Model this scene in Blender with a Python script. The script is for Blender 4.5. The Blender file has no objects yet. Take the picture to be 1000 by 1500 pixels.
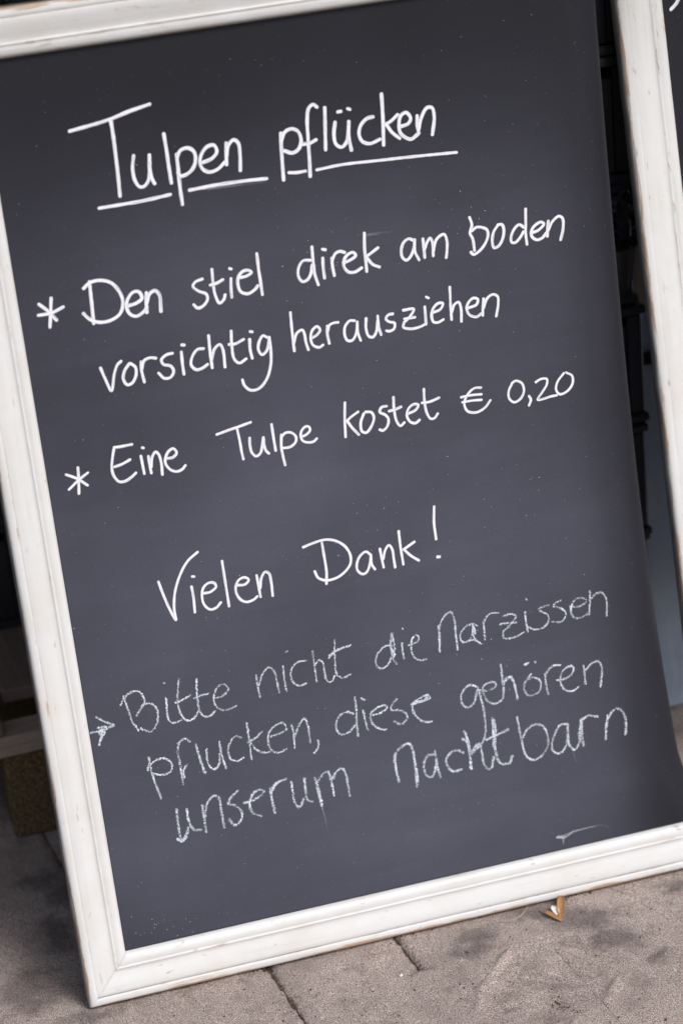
import bpy, bmesh, math, random
from mathutils import Vector, Matrix, noise
R = math.radians
SHADE_ROOF_Y = -.42
rnd = random.Random(7)
scene = bpy.context.scene
col = scene.collection

# ------------------------------------------------------------------ camera
CAM_LOC=(-0.27027,-2.61154,1.82778)
CAM_X=(0.959663,-0.266668,-0.089083)
CAM_Y=(0.188436,0.374898,0.907713)

cam_d = bpy.data.cameras.new('camera')
cam = bpy.data.objects.new('camera', cam_d); col.objects.link(cam)
_x, _y = Vector(CAM_X), Vector(CAM_Y); _z = _x.cross(_y)
_m = Matrix((_x, _y, _z)).transposed().to_4x4(); _m.translation = Vector(CAM_LOC)
cam.matrix_world = _m
cam_d.sensor_fit = 'VERTICAL'; cam_d.sensor_height = 36; cam_d.lens = 84.0
cam_d.clip_start = .05; cam_d.clip_end = 200
cam_d.dof.use_dof = True; cam_d.dof.focus_distance = 3.02; cam_d.dof.aperture_fstop = 2.6
scene.camera = cam
scene.render.resolution_x = 682; scene.render.resolution_y = 1024

# ------------------------------------------------------------------ sky, sun, exposure
SUN_EL, SUN_AZ = 46, 146          # azimuth measured from +Y (north) clockwise: in front of the sign, to its right
w = bpy.data.worlds.new('World'); scene.world = w; w.use_nodes = True
nt = w.node_tree; nt.nodes.clear()
sky = nt.nodes.new('ShaderNodeTexSky'); sky.sky_type = 'NISHITA'; sky.sun_disc = False
sky.sun_elevation = R(SUN_EL); sky.sun_rotation = R(SUN_AZ); sky.dust_density = 4.0; sky.air_density = 1.0; sky.ozone_density = 1.0
hs = nt.nodes.new('ShaderNodeHueSaturation'); hs.inputs['Saturation'].default_value = .75
bg = nt.nodes.new('ShaderNodeBackground'); bg.inputs['Strength'].default_value = .125
wo = nt.nodes.new('ShaderNodeOutputWorld')
nt.links.new(sky.outputs[0], hs.inputs['Color']); nt.links.new(hs.outputs[0], bg.inputs[0]); nt.links.new(bg.outputs[0], wo.inputs[0])
sd = bpy.data.lights.new('sun', 'SUN'); sd.energy = 2.0; sd.angle = R(24); sd.color = (1, .988, .972)
sun = bpy.data.objects.new('sun', sd); col.objects.link(sun)
a = R(SUN_AZ); e = R(SUN_EL)
sdir = Vector((math.sin(a) * math.cos(e), math.cos(a) * math.cos(e), math.sin(e)))
sun.rotation_euler = sdir.to_track_quat('Z', 'Y').to_euler()
scene.view_settings.view_transform = 'Standard'; scene.view_settings.look = 'None'
scene.view_settings.exposure = 0.07; scene.view_settings.gamma = 1.0

# ------------------------------------------------------------------ node helpers
class NT:
    def __init__(s, name):
        s.m = bpy.data.materials.new(name); s.m.use_nodes = True; s.t = s.m.node_tree; s.t.nodes.clear()
        s.out = s.t.nodes.new('ShaderNodeOutputMaterial')
    def n(s, typ, props=None, **inp):
        nd = s.t.nodes.new(typ)
        for k, v in (props or {}).items(): setattr(nd, k, v)
        for k, v in inp.items():
            key = k.replace('_', ' ')
            sock = nd.inputs[int(key[1:])] if key[0] == 'i' and key[1:].isdigit() else nd.inputs[key]
            if isinstance(v, bpy.types.NodeSocket): s.t.links.new(v, sock)
            else: sock.default_value = v
        return nd
    def coord(s, kind='Object', scale=(1, 1, 1), uv=False):
        c = s.n('ShaderNodeTexCoord')
        mp = s.n('ShaderNodeMapping', None, Vector=c.outputs['UV' if uv else kind]); mp.inputs['Scale'].default_value = scale
        return mp.outputs[0]
    def noise(s, vec, scale, detail=4, rough=.6, dist=0):
        return s.n('ShaderNodeTexNoise', None, Vector=vec, Scale=scale, Detail=detail, Roughness=rough, Distortion=dist).outputs['Fac']
    def ramp(s, fac, stops, interp='LINEAR'):
        nd = s.n('ShaderNodeValToRGB', None, Fac=fac); nd.color_ramp.interpolation = interp
        cr = nd.color_ramp
        while len(cr.elements) < len(stops): cr.elements.new(.5)
        for el, (p, c) in zip(cr.elements, stops):
            el.position = p; el.color = c if len(c) == 4 else (*c, 1)
        return nd.outputs[0]
    def math(s, op, a, b=None, c=None, clamp=False):
        nd = s.t.nodes.new('ShaderNodeMath'); nd.operation = op; nd.use_clamp = clamp
        for i, v in enumerate((a, b, c)):
            if v is None: continue
            if isinstance(v, bpy.types.NodeSocket): s.t.links.new(v, nd.inputs[i])
            else: nd.inputs[i].default_value = v
        return nd.outputs[0]
    def mix(s, f, a, b, blend='MIX'):
        nd = s.t.nodes.new('ShaderNodeMix'); nd.data_type = 'RGBA'; nd.blend_type = blend
        for sock, v in ((nd.inputs[0], f), (nd.inputs[6], a), (nd.inputs[7], b)):
            if isinstance(v, bpy.types.NodeSocket): s.t.links.new(v, sock)
            else: sock.default_value = v if not isinstance(v, tuple) or len(v) == 4 else (*v, 1)
        return nd.outputs[2]
    def attr(s, name): return s.n('ShaderNodeAttribute', {'attribute_name': name}).outputs['Fac']
    def bump(s, h, dist, strength=1.0, normal=None):
        nd = s.n('ShaderNodeBump', None, Height=h, Distance=dist, Strength=strength)
        if normal is not None: s.t.links.new(normal, nd.inputs['Normal'])
        return nd.outputs[0]
    def bsdf(s, color, rough=.5, normal=None, spec=.5, ior=1.5, **kw):
        nd = s.t.nodes.new('ShaderNodeBsdfPrincipled')
        for k, v in (('Base Color', color), ('Roughness', rough), ('Specular IOR Level', spec), ('IOR', ior)):
            if isinstance(v, bpy.types.NodeSocket): s.t.links.new(v, nd.inputs[k])
            else: nd.inputs[k].default_value = v if not isinstance(v, tuple) or len(v) == 4 else (*v, 1)
        if normal is not None: s.t.links.new(normal, nd.inputs['Normal'])
        return nd.outputs[0]
    def done(s, sh): s.t.links.new(sh, s.out.inputs[0]); return s.m

# ------------------------------------------------------------------ materials
def mat_paint():
    t = NT('worn_white_paint')
    uv = t.coord(uv=True, scale=(5, 150, 1)); uv2 = t.coord(uv=True, scale=(14, 90, 1)); ob = t.coord()
    grain = t.noise(uv, 1.0, 5, .65); blot = t.noise(ob, 14, 4, .6); chip = t.noise(uv2, 1.0, 6, .7, .6)
    base = t.ramp(grain, [(.28, (.64, .64, .63)), (.42, (.708, .716, .724)), (.62, (.724, .738, .752))])
    base = t.mix(t.math('MULTIPLY', t.math('SUBTRACT', blot, .44, clamp=True), 1.2), base, (.62, .575, .50))
    wear = t.attr('wear')
    m = t.math('SUBTRACT', t.math('ADD', wear, chip), .905)
    m = t.math('MULTIPLY', m, 9, clamp=True)
    wood = t.mix(t.noise(t.coord(uv=True, scale=(9, 300, 1)), 1, 3), (.30, .20, .14), (.66, .42, .26))
    base = t.mix(t.math('MULTIPLY', m, .85), base, wood)
    dirt = t.attr('dirt')
    dm = t.math('MULTIPLY', dirt, t.math('MULTIPLY_ADD', t.noise(t.coord(uv=True, scale=(25, 60, 1)), 1, 4), 1.5, -.15, clamp=True), clamp=True)
    base = t.mix(dm, base, (.17, .13, .105))
    spots = t.noise(t.coord(uv=True, scale=(30, 160, 1)), 1, 2)
    base = t.mix(t.math('MULTIPLY', t.math('SUBTRACT', spots, .665, clamp=True), 7, clamp=True), base, (.36, .27, .22))
    nrm = t.bump(t.math('ADD', t.math('MULTIPLY', grain, .6), t.math('MULTIPLY', m, -1.0)), .0005, .7)
    return t.done(t.bsdf(base, .42, nrm, .4))
def mat_chalkboard():
    t = NT('chalkboard_paint')
    ob = t.coord()
    c = t.ramp(t.noise(ob, 3.2, 4, .55), [(.3, (.013, .0135, .019)), (.7, (.018, .0185, .026))])
    fine = t.noise(ob, 520, 3, .75)
    film = t.attr('film')  # film: painted light falloff on the board
    streak = t.noise(t.coord(scale=(1.6, 1, 9)), 2.2, 6, .65, .8); mot = t.noise(ob, 11, 5, .6)
    f = t.math('MULTIPLY', film, t.math('ADD', t.math('MULTIPLY_ADD', streak, .35, .62), t.math('MULTIPLY_ADD', mot, .30, -.15)))
    f = t.math('MULTIPLY', f, t.math('MULTIPLY_ADD', fine, .9, .55))
    c = t.mix(f, c, (.37, .39, .54))  # painted light falloff mixed over the board's own colour
    sp = t.noise(ob, 300, 2, .5)
    c = t.mix(t.math('MULTIPLY', t.math('SUBTRACT', sp, .70, clamp=True), 4.5, clamp=True), c, (.26, .26, .31))
    nrm = t.bump(t.noise(ob, 560, 3, .7), .00025, .8)
    return t.done(t.bsdf(c, .66, nrm, .20, 1.5))
def mat_slate():
    t = NT('grey_blue_board')
    ob = t.coord()
    c = t.ramp(t.noise(ob, 5, 6, .6), [(.3, (.24, .31, .42)), (.7, (.38, .47, .61))])
    st = t.noise(t.coord(scale=(6, 1, 2)), 4, 6, .7, 1.5)
    c = t.mix(t.math('MULTIPLY', t.math('SUBTRACT', st, .56, clamp=True), 2.2, clamp=True), c, (.55, .60, .68))
    return t.done(t.bsdf(c, .5, t.bump(t.noise(ob, 90, 4), .0005, .5), .6))
def mat_marker():
    t = NT('white_marker_ink')
    ob = t.coord()
    tone = t.mix(t.noise(ob, 160, 3), (.86, .87, .96), (.93, .94, 1.0))
    sh = t.bsdf(tone, .55, None, .3)
    e = t.attr('edge')
    al = t.math('SUBTRACT', 1.0, t.math('MULTIPLY', t.math('POWER', e, 5.0), .5), clamp=True)
    al = t.math('MULTIPLY', al, t.math('MULTIPLY_ADD', t.noise(t.coord(scale=(1, 1, 1)), 330, 3), .35, .80, clamp=True))
    vec = t.n('ShaderNodeCombineXYZ', None, X=t.math('MULTIPLY', t.attr('along'), 28), Y=t.math('MULTIPLY', t.attr('side'), 1.5)).outputs[0]
    st = t.math('MULTIPLY', t.math('SUBTRACT', t.noise(vec, 1.0, 3, .7), .515, clamp=True), 3.0)
    al = t.math('MULTIPLY', al, t.math('SUBTRACT', 1.0, st, clamp=True))
    al = t.math('MULTIPLY', al, t.attr('cover'))
    tr = t.n('ShaderNodeBsdfTransparent').outputs[0]
    mx = t.n('ShaderNodeMixShader', None, Fac=al, i1=tr, i2=sh).outputs[0]
    return t.done(mx)
def mat_chalk(smear=False):
    t = NT('chalk_smear' if smear else 'white_chalk')
    ob = t.coord()
    g1 = t.noise(ob, 620, 3, .7); g2 = t.noise(t.coord(scale=(1, 1, 1)), 190, 2, .6)
    sh = t.bsdf(t.mix(g2, (.74, .81, .95), (.86, .93, 1.0)), .9, None, .2)
    e = t.attr('edge')
    thr = t.math('MULTIPLY_ADD', t.math('POWER', e, 2.2), .20 if not smear else .3, .412 if not smear else .27)
    vec = t.n('ShaderNodeCombineXYZ', None, X=t.math('MULTIPLY', t.attr('along'), 520), Y=t.math('MULTIPLY', t.attr('side'), .9)).outputs[0]
    g3 = t.noise(vec, 1.0, 2, .6)
    v = t.math('ADD', t.math('ADD', t.math('MULTIPLY', g1, .52), t.math('MULTIPLY', g2, .14)), t.math('MULTIPLY', g3, .34))
    al = t.math('MULTIPLY', t.math('SUBTRACT', v, thr), 9 if not smear else 2.5, clamp=True)
    al = t.math('MULTIPLY', al, t.math('MULTIPLY', t.attr('cover'), .92))
    tr = t.n('ShaderNodeBsdfTransparent').outputs[0]
    return t.done(t.n('ShaderNodeMixShader', None, Fac=al, i1=tr, i2=sh).outputs[0])
def mat_paving():
    t = NT('dusty_concrete')
    ob = t.coord()
    g = t.noise(ob, 560, 3, .85); g2 = t.noise(ob, 75, 5, .7); big = t.noise(ob, 7, 4, .6)
    g = t.math('ADD', t.math('MULTIPLY', g, .6), t.math('MULTIPLY', t.noise(ob, 1150, 2, .7), .4))
    c = t.ramp(g, [(.41, (.03, .022, .018)), (.465, (.22, .175, .155)), (.515, (.43, .352, .318)), (.555, (.90, .79, .735))])
    c = t.mix(t.math('MULTIPLY', g2, .35), c, (.34, .28, .26))
    c = t.mix(t.math('MULTIPLY', t.math('SUBTRACT', big, .42, clamp=True), 1.6, clamp=True), c, (.21, .17, .16))
    mo = t.noise(ob, 19, 5, .7)
    c = t.mix(t.math('MULTIPLY', t.math('SUBTRACT', mo, .50, clamp=True), 2.6, clamp=True), c, (.15, .118, .105))
    d = t.attr('damp')
    dm = t.math('MULTIPLY', t.math('ADD', t.math('SUBTRACT', d, .42), t.math('MULTIPLY_ADD', t.noise(ob, 35, 5, .7), 1.3, -.65)), 2.2, clamp=True)
    c = t.mix(t.math('MULTIPLY', dm, .80), c, t.ramp(g, [(.36, (.04, .034, .033)), (.5, (.135, .113, .110)), (.64, (.34, .30, .29))]))
    s = t.attr('soil')  # soil mask; along the sign's foot it also paints contact shadow
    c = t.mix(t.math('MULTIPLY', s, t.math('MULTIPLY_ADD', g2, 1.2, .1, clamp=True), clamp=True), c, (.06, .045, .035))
    nrm = t.bump(t.math('ADD', g, t.math('MULTIPLY', g2, .8)), .0022, .9)
    return t.done(t.bsdf(c, .95, nrm, .15))
def mat_soil():
    t = NT('dark_soil')
    ob = t.coord(); g = t.noise(ob, 300, 3, .7)
    return t.done(t.bsdf(t.ramp(g, [(.3, (.035, .026, .022)), (.7, (.13, .095, .078))]), .95, t.bump(g, .002, .8), .1))
def mat_jointsand():
    t = NT('joint_sand')
    ob = t.coord(); g = t.noise(ob, 380, 4, .7)
    return t.done(t.bsdf(t.ramp(g, [(.3, (.025, .017, .013)), (.5, (.085, .060, .045)), (.7, (.24, .175, .12))]), .95, t.bump(g, .002, .9), .1))
def mat_wood(name, a, b, sc=(3, 60, 60)):
    t = NT(name)
    v = t.coord(scale=sc); g = t.noise(v, 1.0, 6, .65, .8); f = t.noise(t.coord(), 160, 3)
    c = t.mix(g, a, b); c = t.mix(t.math('MULTIPLY', f, .3), c, (.03, .022, .018))
    return t.done(t.bsdf(c, .8, t.bump(g, .002, .6), .2))
def mat_chip():
    t = NT('pressed_chip_block')
    g = t.noise(t.coord(scale=(1, 1, 1.6)), 230, 4, .7, .4)
    return t.done(t.bsdf(t.ramp(g, [(.32, (.03, .02, .012)), (.5, (.11, .076, .042)), (.68, (.36, .27, .14))]), .85, t.bump(g, .003, .9), .15))
def mat_plain(name, c, rough=.5, spec=.5, var=.3, sc=30):
    t = NT(name)
    g = t.noise(t.coord(), sc, 4)
    return t.done(t.bsdf(t.mix(t.math('MULTIPLY', g, var), c, tuple(x * .4 for x in c)), rough, t.bump(g, .0008, .3), spec))
M_paint, M_board, M_slate, M_mark, M_chalk, M_smear = mat_paint(), mat_chalkboard(), mat_slate(), mat_marker(), mat_chalk(), mat_chalk(True)
M_pave, M_soil, M_joint = mat_paving(), mat_soil(), mat_jointsand()
M_pal = mat_wood('weathered_pallet_wood', (.15, .11, .085), (.60, .48, .38)); M_pald = mat_wood('weathered_pallet_wood_cross', (.09, .062, .05), (.30, .225, .185), (60, 3, 60))
M_chip = mat_chip()
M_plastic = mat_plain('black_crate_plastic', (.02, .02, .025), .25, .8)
M_backing = mat_plain('brown_hardboard', (.14, .10, .075), .7)
M_wall = mat_wood('dark_stained_boards', (.012, .010, .009), (.035, .028, .024), (60, 60, 2))
M_leaf = mat_plain('dark_violet_leaf', (.016, .018, .040), .45, .5, .6, 90)
M_pot = mat_plain('dark_pot_plastic', (.03, .028, .03), .5)
M_petal = mat_plain('dried_orange_petal', (.50, .27, .115), .65, .3, .9, 220)
M_white = mat_plain('white_petal_base', (.80, .80, .74), .6, .3, .2, 120)
M_straw = mat_plain('pale_straw', (.48, .42, .30), .7)
M_dust = mat_plain('chalk_dust', (.62, .63, .68), .9, .2)

# ------------------------------------------------------------------ object helpers
def tag(o, label=None, cat=None, group=None, kind=None):
    if label: o['label'] = label
    if cat: o['category'] = cat
    if group: o['group'] = group
    if kind: o['kind'] = kind
    return o
def mesh_obj(name, me, mat, parent=None):
    if mat and not me.materials: me.materials.append(mat)
    o = bpy.data.objects.new(name, me); col.objects.link(o)
    if parent: o.parent = parent
    return o
def from_py(name, verts, faces, mat, parent=None, smooth=True, uvs=None, attrs=None):
    me = bpy.data.meshes.new(name); me.from_pydata(verts, [], faces)
    if uvs:
        l = me.uv_layers.new(name='UVMap')
        for lp in me.loops: l.data[lp.index].uv = uvs[lp.vertex_index]
    for k, vals in (attrs or {}).items():
        at = me.attributes.new(k, 'FLOAT', 'POINT'); at.data.foreach_set('value', vals)
    me.update()
    if smooth: me.polygons.foreach_set('use_smooth', [True] * len(me.polygons))
    return mesh_obj(name, me, mat, parent)
def empty(name, loc, rot=(0, 0, 0)):
    o = bpy.data.objects.new(name, None); col.objects.link(o); o.location = loc; o.rotation_euler = rot; o.empty_display_size = .05
    return o
def box_mesh(name, x0, x1, y0, y1, z0, z1, mat, bev=.002, jit=0):
    bm = bmesh.new(); bmesh.ops.create_cube(bm, size=1)
    for v in bm.verts:
        v.co = Vector(((x0 + x1) / 2 + v.co.x * (x1 - x0), (y0 + y1) / 2 + v.co.y * (y1 - y0), (z0 + z1) / 2 + v.co.z * (z1 - z0)))
        if jit: v.co += Vector((rnd.uniform(-jit, jit), rnd.uniform(-jit, jit), rnd.uniform(-jit, jit)))
    if bev: bmesh.ops.bevel(bm, geom=bm.edges[:], offset=bev, segments=1, affect='EDGES', clamp_overlap=True)
    me = bpy.data.meshes.new(name); bm.to_mesh(me); bm.free(); me.materials.append(mat); return me
def box(name, x0, x1, y0, y1, z0, z1, mat, parent=None, bev=.002, jit=0):
    return mesh_obj(name, box_mesh(name, x0, x1, y0, y1, z0, z1, mat, bev, jit), mat, parent)
def copy_tree(o, parent=None):
    c = o.copy(); col.objects.link(c); c.parent = parent
    for ch in list(o.children): copy_tree(ch, c)
    return c
def nz(x, y, z=0.0): return noise.noise(Vector((x, y, z)))

# ------------------------------------------------------------------ ground and paving
ground_bm = from_py('ground', [(-30, -30, -.0042), (30, -30, -.0042), (30, 30, -.0042), (-30, 30, -.0042)], [(0, 1, 2, 3)], M_joint, smooth=False,
                    attrs={'damp': [0.] * 4, 'soil': [0.] * 4})
ground_bm['kind'] = 'structure'
DAMP=[(0.439, -0.086, 0.04, 0.031), (0.599, -0.069, 0.05, 0.039), (0.623, -0.13, 0.04, 0.046), (0.546, -0.029, 0.046, 0.029), (0.658, -0.193, 0.021, 0.025), (0.739, -0.049, 0.027, 0.02), (-0.068, 0.18, 0.027, 0.073), (-0.129, 0.061, 0.051, 0.068), (-0.044, 0.269, 0.03, 0.043), (-0.07, 0.318, 0.04, 0.036), (-0.062, -0.03, 0.054, 0.021), (0.46, -0.053, 0.036, 0.022)]
PALE=[(-0.129, 0.188, 0.031, 0.062), (0.295, -0.099, 0.054, 0.037)]
CLODS=[(0.221, -0.084, 0.004, 0.007), (0.198, -0.072, 0.003, 0.005), (0.294, -0.12, 0.003, 0.004), (0.256, -0.123, 0.003, 0.004), (0.267, -0.163, 0.003, 0.004), (0.305, -0.194, 0.003, 0.004), (0.346, -0.138, 0.004, 0.007), (0.351, -0.107, 0.003, 0.004), (0.418, -0.154, 0.004, 0.006), (0.395, -0.178, 0.003, 0.004), (0.173, -0.112, 0.004, 0.006), (0.168, -0.094, 0.003, 0.004), (0.171, -0.135, 0.004, 0.007), (0.364, -0.176, 0.002, 0.004), (0.508, -0.235, 0.008, 0.013), (0.519, -0.255, 0.006, 0.01), (0.503, -0.221, 0.003, 0.006), (0.611, -0.255, 0.003, 0.006), (0.692, -0.086, 0.004, 0.006), (0.751, -0.02, 0.005, 0.008), (0.208, -0.047, 0.003, 0.005), (0.222, -0.053, 0.003, 0.005), (-0.117, 0.167, 0.002, 0.004), (-0.14, 0.082, 0.003, 0.005), (-0.083, 0.239, 0.003, 0.005), (0.37, -0.098, 0.003, 0.005), (0.548, -0.227, 0.002, 0.004), (0.565, -0.29, 0.003, 0.004), (0.318, -0.085, 0.002, 0.004), (0.523, -0.066, 0.003, 0.005), (0.443, -0.104, 0.002, 0.003)]

PA = R(6.6)           # the paving courses run slightly askew to the sign
ca, sa = math.cos(PA), math.sin(PA)
def to_w(p, q): return (.1795 + p * ca + q * -sa * -1 * -1, p * sa + q * ca) if False else (.1795 + p * ca - q * sa, p * sa + q * ca)
def w_to(x, y):
    dx = x - .1795; return dx * ca + y * sa, -dx * sa + y * ca
PW, PL = .1735, .345
def openness(p, q):
    # how far the joint at paving coordinate (p, q) is washed out
    k = round(p / PW)
    if abs(p - k * PW) < .02:
        br = max(.25, min(1.05, .8 + 1.1 * nz(q * 45, k * 9.1, 2) + .6 * nz(q * 130, k, 6)))
        if k == 0 and q < .35: return br
        if k == 1 and q > -.118: return br if q < .3 else .6
        if q > .15: return .6
        return max(0, .5 * nz(p * 9, q * 9, 3) - .08)
    return max(0, .5 * nz(p * 7, q * 7, 8) - .1)
def shoe(x, y):
    cx, cy = .515, -.185
    dx, dy = x - cx, y - cy
    an = R(35); u = dx * math.cos(an) + dy * math.sin(an); v = -dx * math.sin(an) + dy * math.cos(an)
    r = math.sqrt((u / .118) ** 2 + (v / .078) ** 2)
    if r > 1.5: return 0, 0
    wob = nz(x * 30, y * 30, 5) * .12
    rim = math.exp(-((r - 1 + wob) / .075) ** 2)
    th = math.atan2(v, u)
    rim *= max(0, .15 + 1.5 * nz(th * 1.1, 2.2, 7)) if not (th > .3 and th < 1.3) else .1
    ins = 0
    if r < .95:
        ins = math.sin((u + .02 * nz(x * 22, y * 22)) * 290 + 5 * nz(x * 20, y * 14, 1)) * .42 * (1 - r) ** .4 * (.4 + max(0, nz(x * 25, y * 25, 4)) * 1.8)
        ins -= .12
    dark = max(0, -ins - .15) * 1.1 + (.5 if 0 else 0)
    return rim * .0055 + ins * .0052, max(0, dark)
def height(x, y):
    h = nz(x * 26, y * 26) * .0009 + nz(x * 90, y * 90, 2) * .0007 + nz(x * 240, y * 240, 4) * .00045
    s, d = shoe(x, y)
    return h + s, d
def dampness(x, y):
    d = .12 * nz(x * 8, y * 8, 9)
    x += .018 * nz(x * 25, y * 25, 3) + .008 * nz(x * 70, y * 70, 3); y += .014 * nz(x * 25, y * 25, 13) + .007 * nz(x * 70, y * 70, 6)
    for bx, by, rx, ry in DAMP:
        r = ((x - bx) / max(rx, .01)) ** 2 + ((y - by) / max(ry, .01)) ** 2
        d = max(d, .95 * math.exp(-r * .8))
    for bx, by, rx, ry in PALE:
        r = ((x - bx) / rx) ** 2 + ((y - by) / ry) ** 2
        d -= .6 * math.exp(-r)
    return max(0, min(1, d))
pav = empty('pavement', (0, 0, 0)); pav['kind'] = 'structure'
def soil_shadow_at(x, y):
    # soil plus painted contact shadow where the sign's foot meets the paving
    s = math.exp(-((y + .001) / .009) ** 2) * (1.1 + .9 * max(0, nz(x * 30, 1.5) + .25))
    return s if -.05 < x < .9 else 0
for i in range(-4, 7):
    for j in range(-3, 6):
        off = 0
        p0, p1 = i * PW, (i + 1) * PW
        q0, q1 = (j - .34) * PL + off, (j + .66) * PL + off
        cx, cy = to_w((p0 + p1) / 2, (q0 + q1) / 2)
        fine = -.32 < cx < 1.05 and -.55 < cy < .28
        mid = not fine and -.3 < cx < .2 and cy < .62
        st = .0034 if fine else (.008 if mid else .0575)
        nx, ny = max(2, int(PW / st)), max(2, int(PL / st))
        tilt = (rnd.uniform(-.0002, .0002), rnd.uniform(-.0004, .0004), rnd.uniform(-.0004, .0003))
        verts, damp, soil = [], [], []
        for b in range(ny + 1):
            for a_ in range(nx + 1):
                p = p0 + PW * a_ / nx; q = q0 + PL * b / ny
                ed = min(p - p0, p1 - p, q - q0, q1 - q)
                kx = p0 if p - p0 < p1 - p else p1; kq = q0 if q - q0 < q1 - q else q1
                op = openness(kx, q) if min(p - p0, p1 - p) < min(q - q0, q1 - q) else openness(p, kq)
                
                pp = p + .0011 * nz(q * 38, round(p / PW) * 3.3, 1) * math.exp(-ed / .02) if fine else p
                pp = min(max(pp, p0 + .00002 + .0019 * openness(p0, q) * (1 + .6 * nz(q * 60, i))), p1 - .00002 - .0019 * openness(p1, q) * (1 + .6 * nz(q * 60, i + 1)))
                qq = min(max(q, q0 + .00002), q1 - .00002)
                x, y = to_w(pp, qq)
                if fine or mid: h, dk = height(x, y)
                else: h, dk = 0, 0
                h += tilt[0] + tilt[1] * (a_ / nx - .5) + tilt[2] * (b / ny - .5)
                h -= op * (.0052 * math.exp(-ed / .0035))
                verts.append((x, y, h))
                damp.append(dampness(x, y)); soil.append(min(1, dk + soil_shadow_at(x, y) + .55 * op * math.exp(-ed / .004)))
        W1 = nx + 1
        faces = [(b * W1 + a_, b * W1 + a_ + 1, (b + 1) * W1 + a_ + 1, (b + 1) * W1 + a_) for b in range(ny) for a_ in range(nx)]
        ring = [a_ for a_ in range(nx + 1)] + [b * W1 + nx for b in range(1, ny + 1)] + [ny * W1 + a_ for a_ in range(nx - 1, -1, -1)] + [b * W1 for b in range(ny - 1, 0, -1)]
        base = len(verts)
        for zz in (None, -.05):
            for k in ring:
                v = verts[k]; verts.append((v[0], v[1], v[2] if zz is None else zz)); damp.append(damp[k]); soil.append(.7)
        n = len(ring)
        for k in range(n):
            faces.append((base + k, base + n + k, base + n + (k + 1) % n, base + (k + 1) % n))
        from_py('paver', verts, faces, M_pave, pav, attrs={'damp': damp, 'soil': soil})  # 'soil' also holds painted contact shadow along the sign's foot

# dark crumbs of soil
def crumb(bm, x, y, r, flat=.7):
    m = Matrix.Translation((x, y, height(x, y)[0] + r * flat * .4)) @ Matrix.Rotation(rnd.uniform(0, 6.3), 4, 'Z') @ Matrix.Diagonal((1, rnd.uniform(.55, 1), flat, 1))
    vs = bmesh.ops.create_icosphere(bm, subdivisions=1 if r < .004 else 2, radius=r, matrix=m)['verts']
    for v in vs:
        v.co += Vector((nz(v.co.x * 400, v.co.y * 400, 1), nz(v.co.x * 400, v.co.y * 400, 5), nz(v.co.x * 400, v.co.y * 400, 9))) * r * .5
bm = bmesh.new()
for bx, by, rx, ry in CLODS:
    r = max(rx, .0018) * .62
    for k in range(2 if r < .003 else 16):
        crumb(bm, bx + rnd.gauss(0, r * (.25 if r < .003 else 1.3)), by + rnd.gauss(0, r * (.3 if r < .003 else 1.6)), r * (rnd.uniform(.45, .8) if r < .003 else rnd.uniform(.12, .38)))
for k in range(520):
    x = rnd.uniform(-.3, .95); y = rnd.uniform(-.42, -.01) if k % 3 else rnd.uniform(0, .5)
    if y > 0 and x > 0.1: continue
    crumb(bm, x, y, rnd.uniform(.0007, .0015) * (1.7 if rnd.random() < .05 else 1), .8)
for k in range(420):
    x = rnd.uniform(.05, .82)
    if nz(x * 22, 4.4) < -.05: continue
    crumb(bm, x, -.003 - abs(rnd.gauss(0, .007)), rnd.uniform(.0008, .0028), .7)
for k in range(160):
    q = rnd.uniform(-.12, -.0) if k % 2 else rnd.uniform(-.34, 0)
    x, y = to_w((PW if k % 2 else 0) + rnd.gauss(.003, .004), q)
    crumb(bm, x, y, rnd.uniform(.0005, .0012), .7)
me = bpy.data.meshes.new('soil_crumbs'); bm.to_mesh(me); bm.free()
tag(mesh_obj('soil_crumbs', me, M_soil), 'dark crumbs of soil scattered over the dusty paving', 'soil', kind='stuff')
# small pale chips of grit
bm = bmesh.new()
for x, y, r in [(.3385, -.1, .003)]:
    crumb(bm, x, y, r, .5)
for k in range(110):
    crumb(bm, rnd.uniform(-.25, .95), rnd.uniform(-.42, -.01), rnd.uniform(.0005, .0011), .7)
me = bpy.data.meshes.new('pale_grit'); bm.to_mesh(me); bm.free()
tag(mesh_obj('pale_grit', me, M_white), 'tiny pale chips of grit on the paving', 'grit', kind='stuff')

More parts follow.
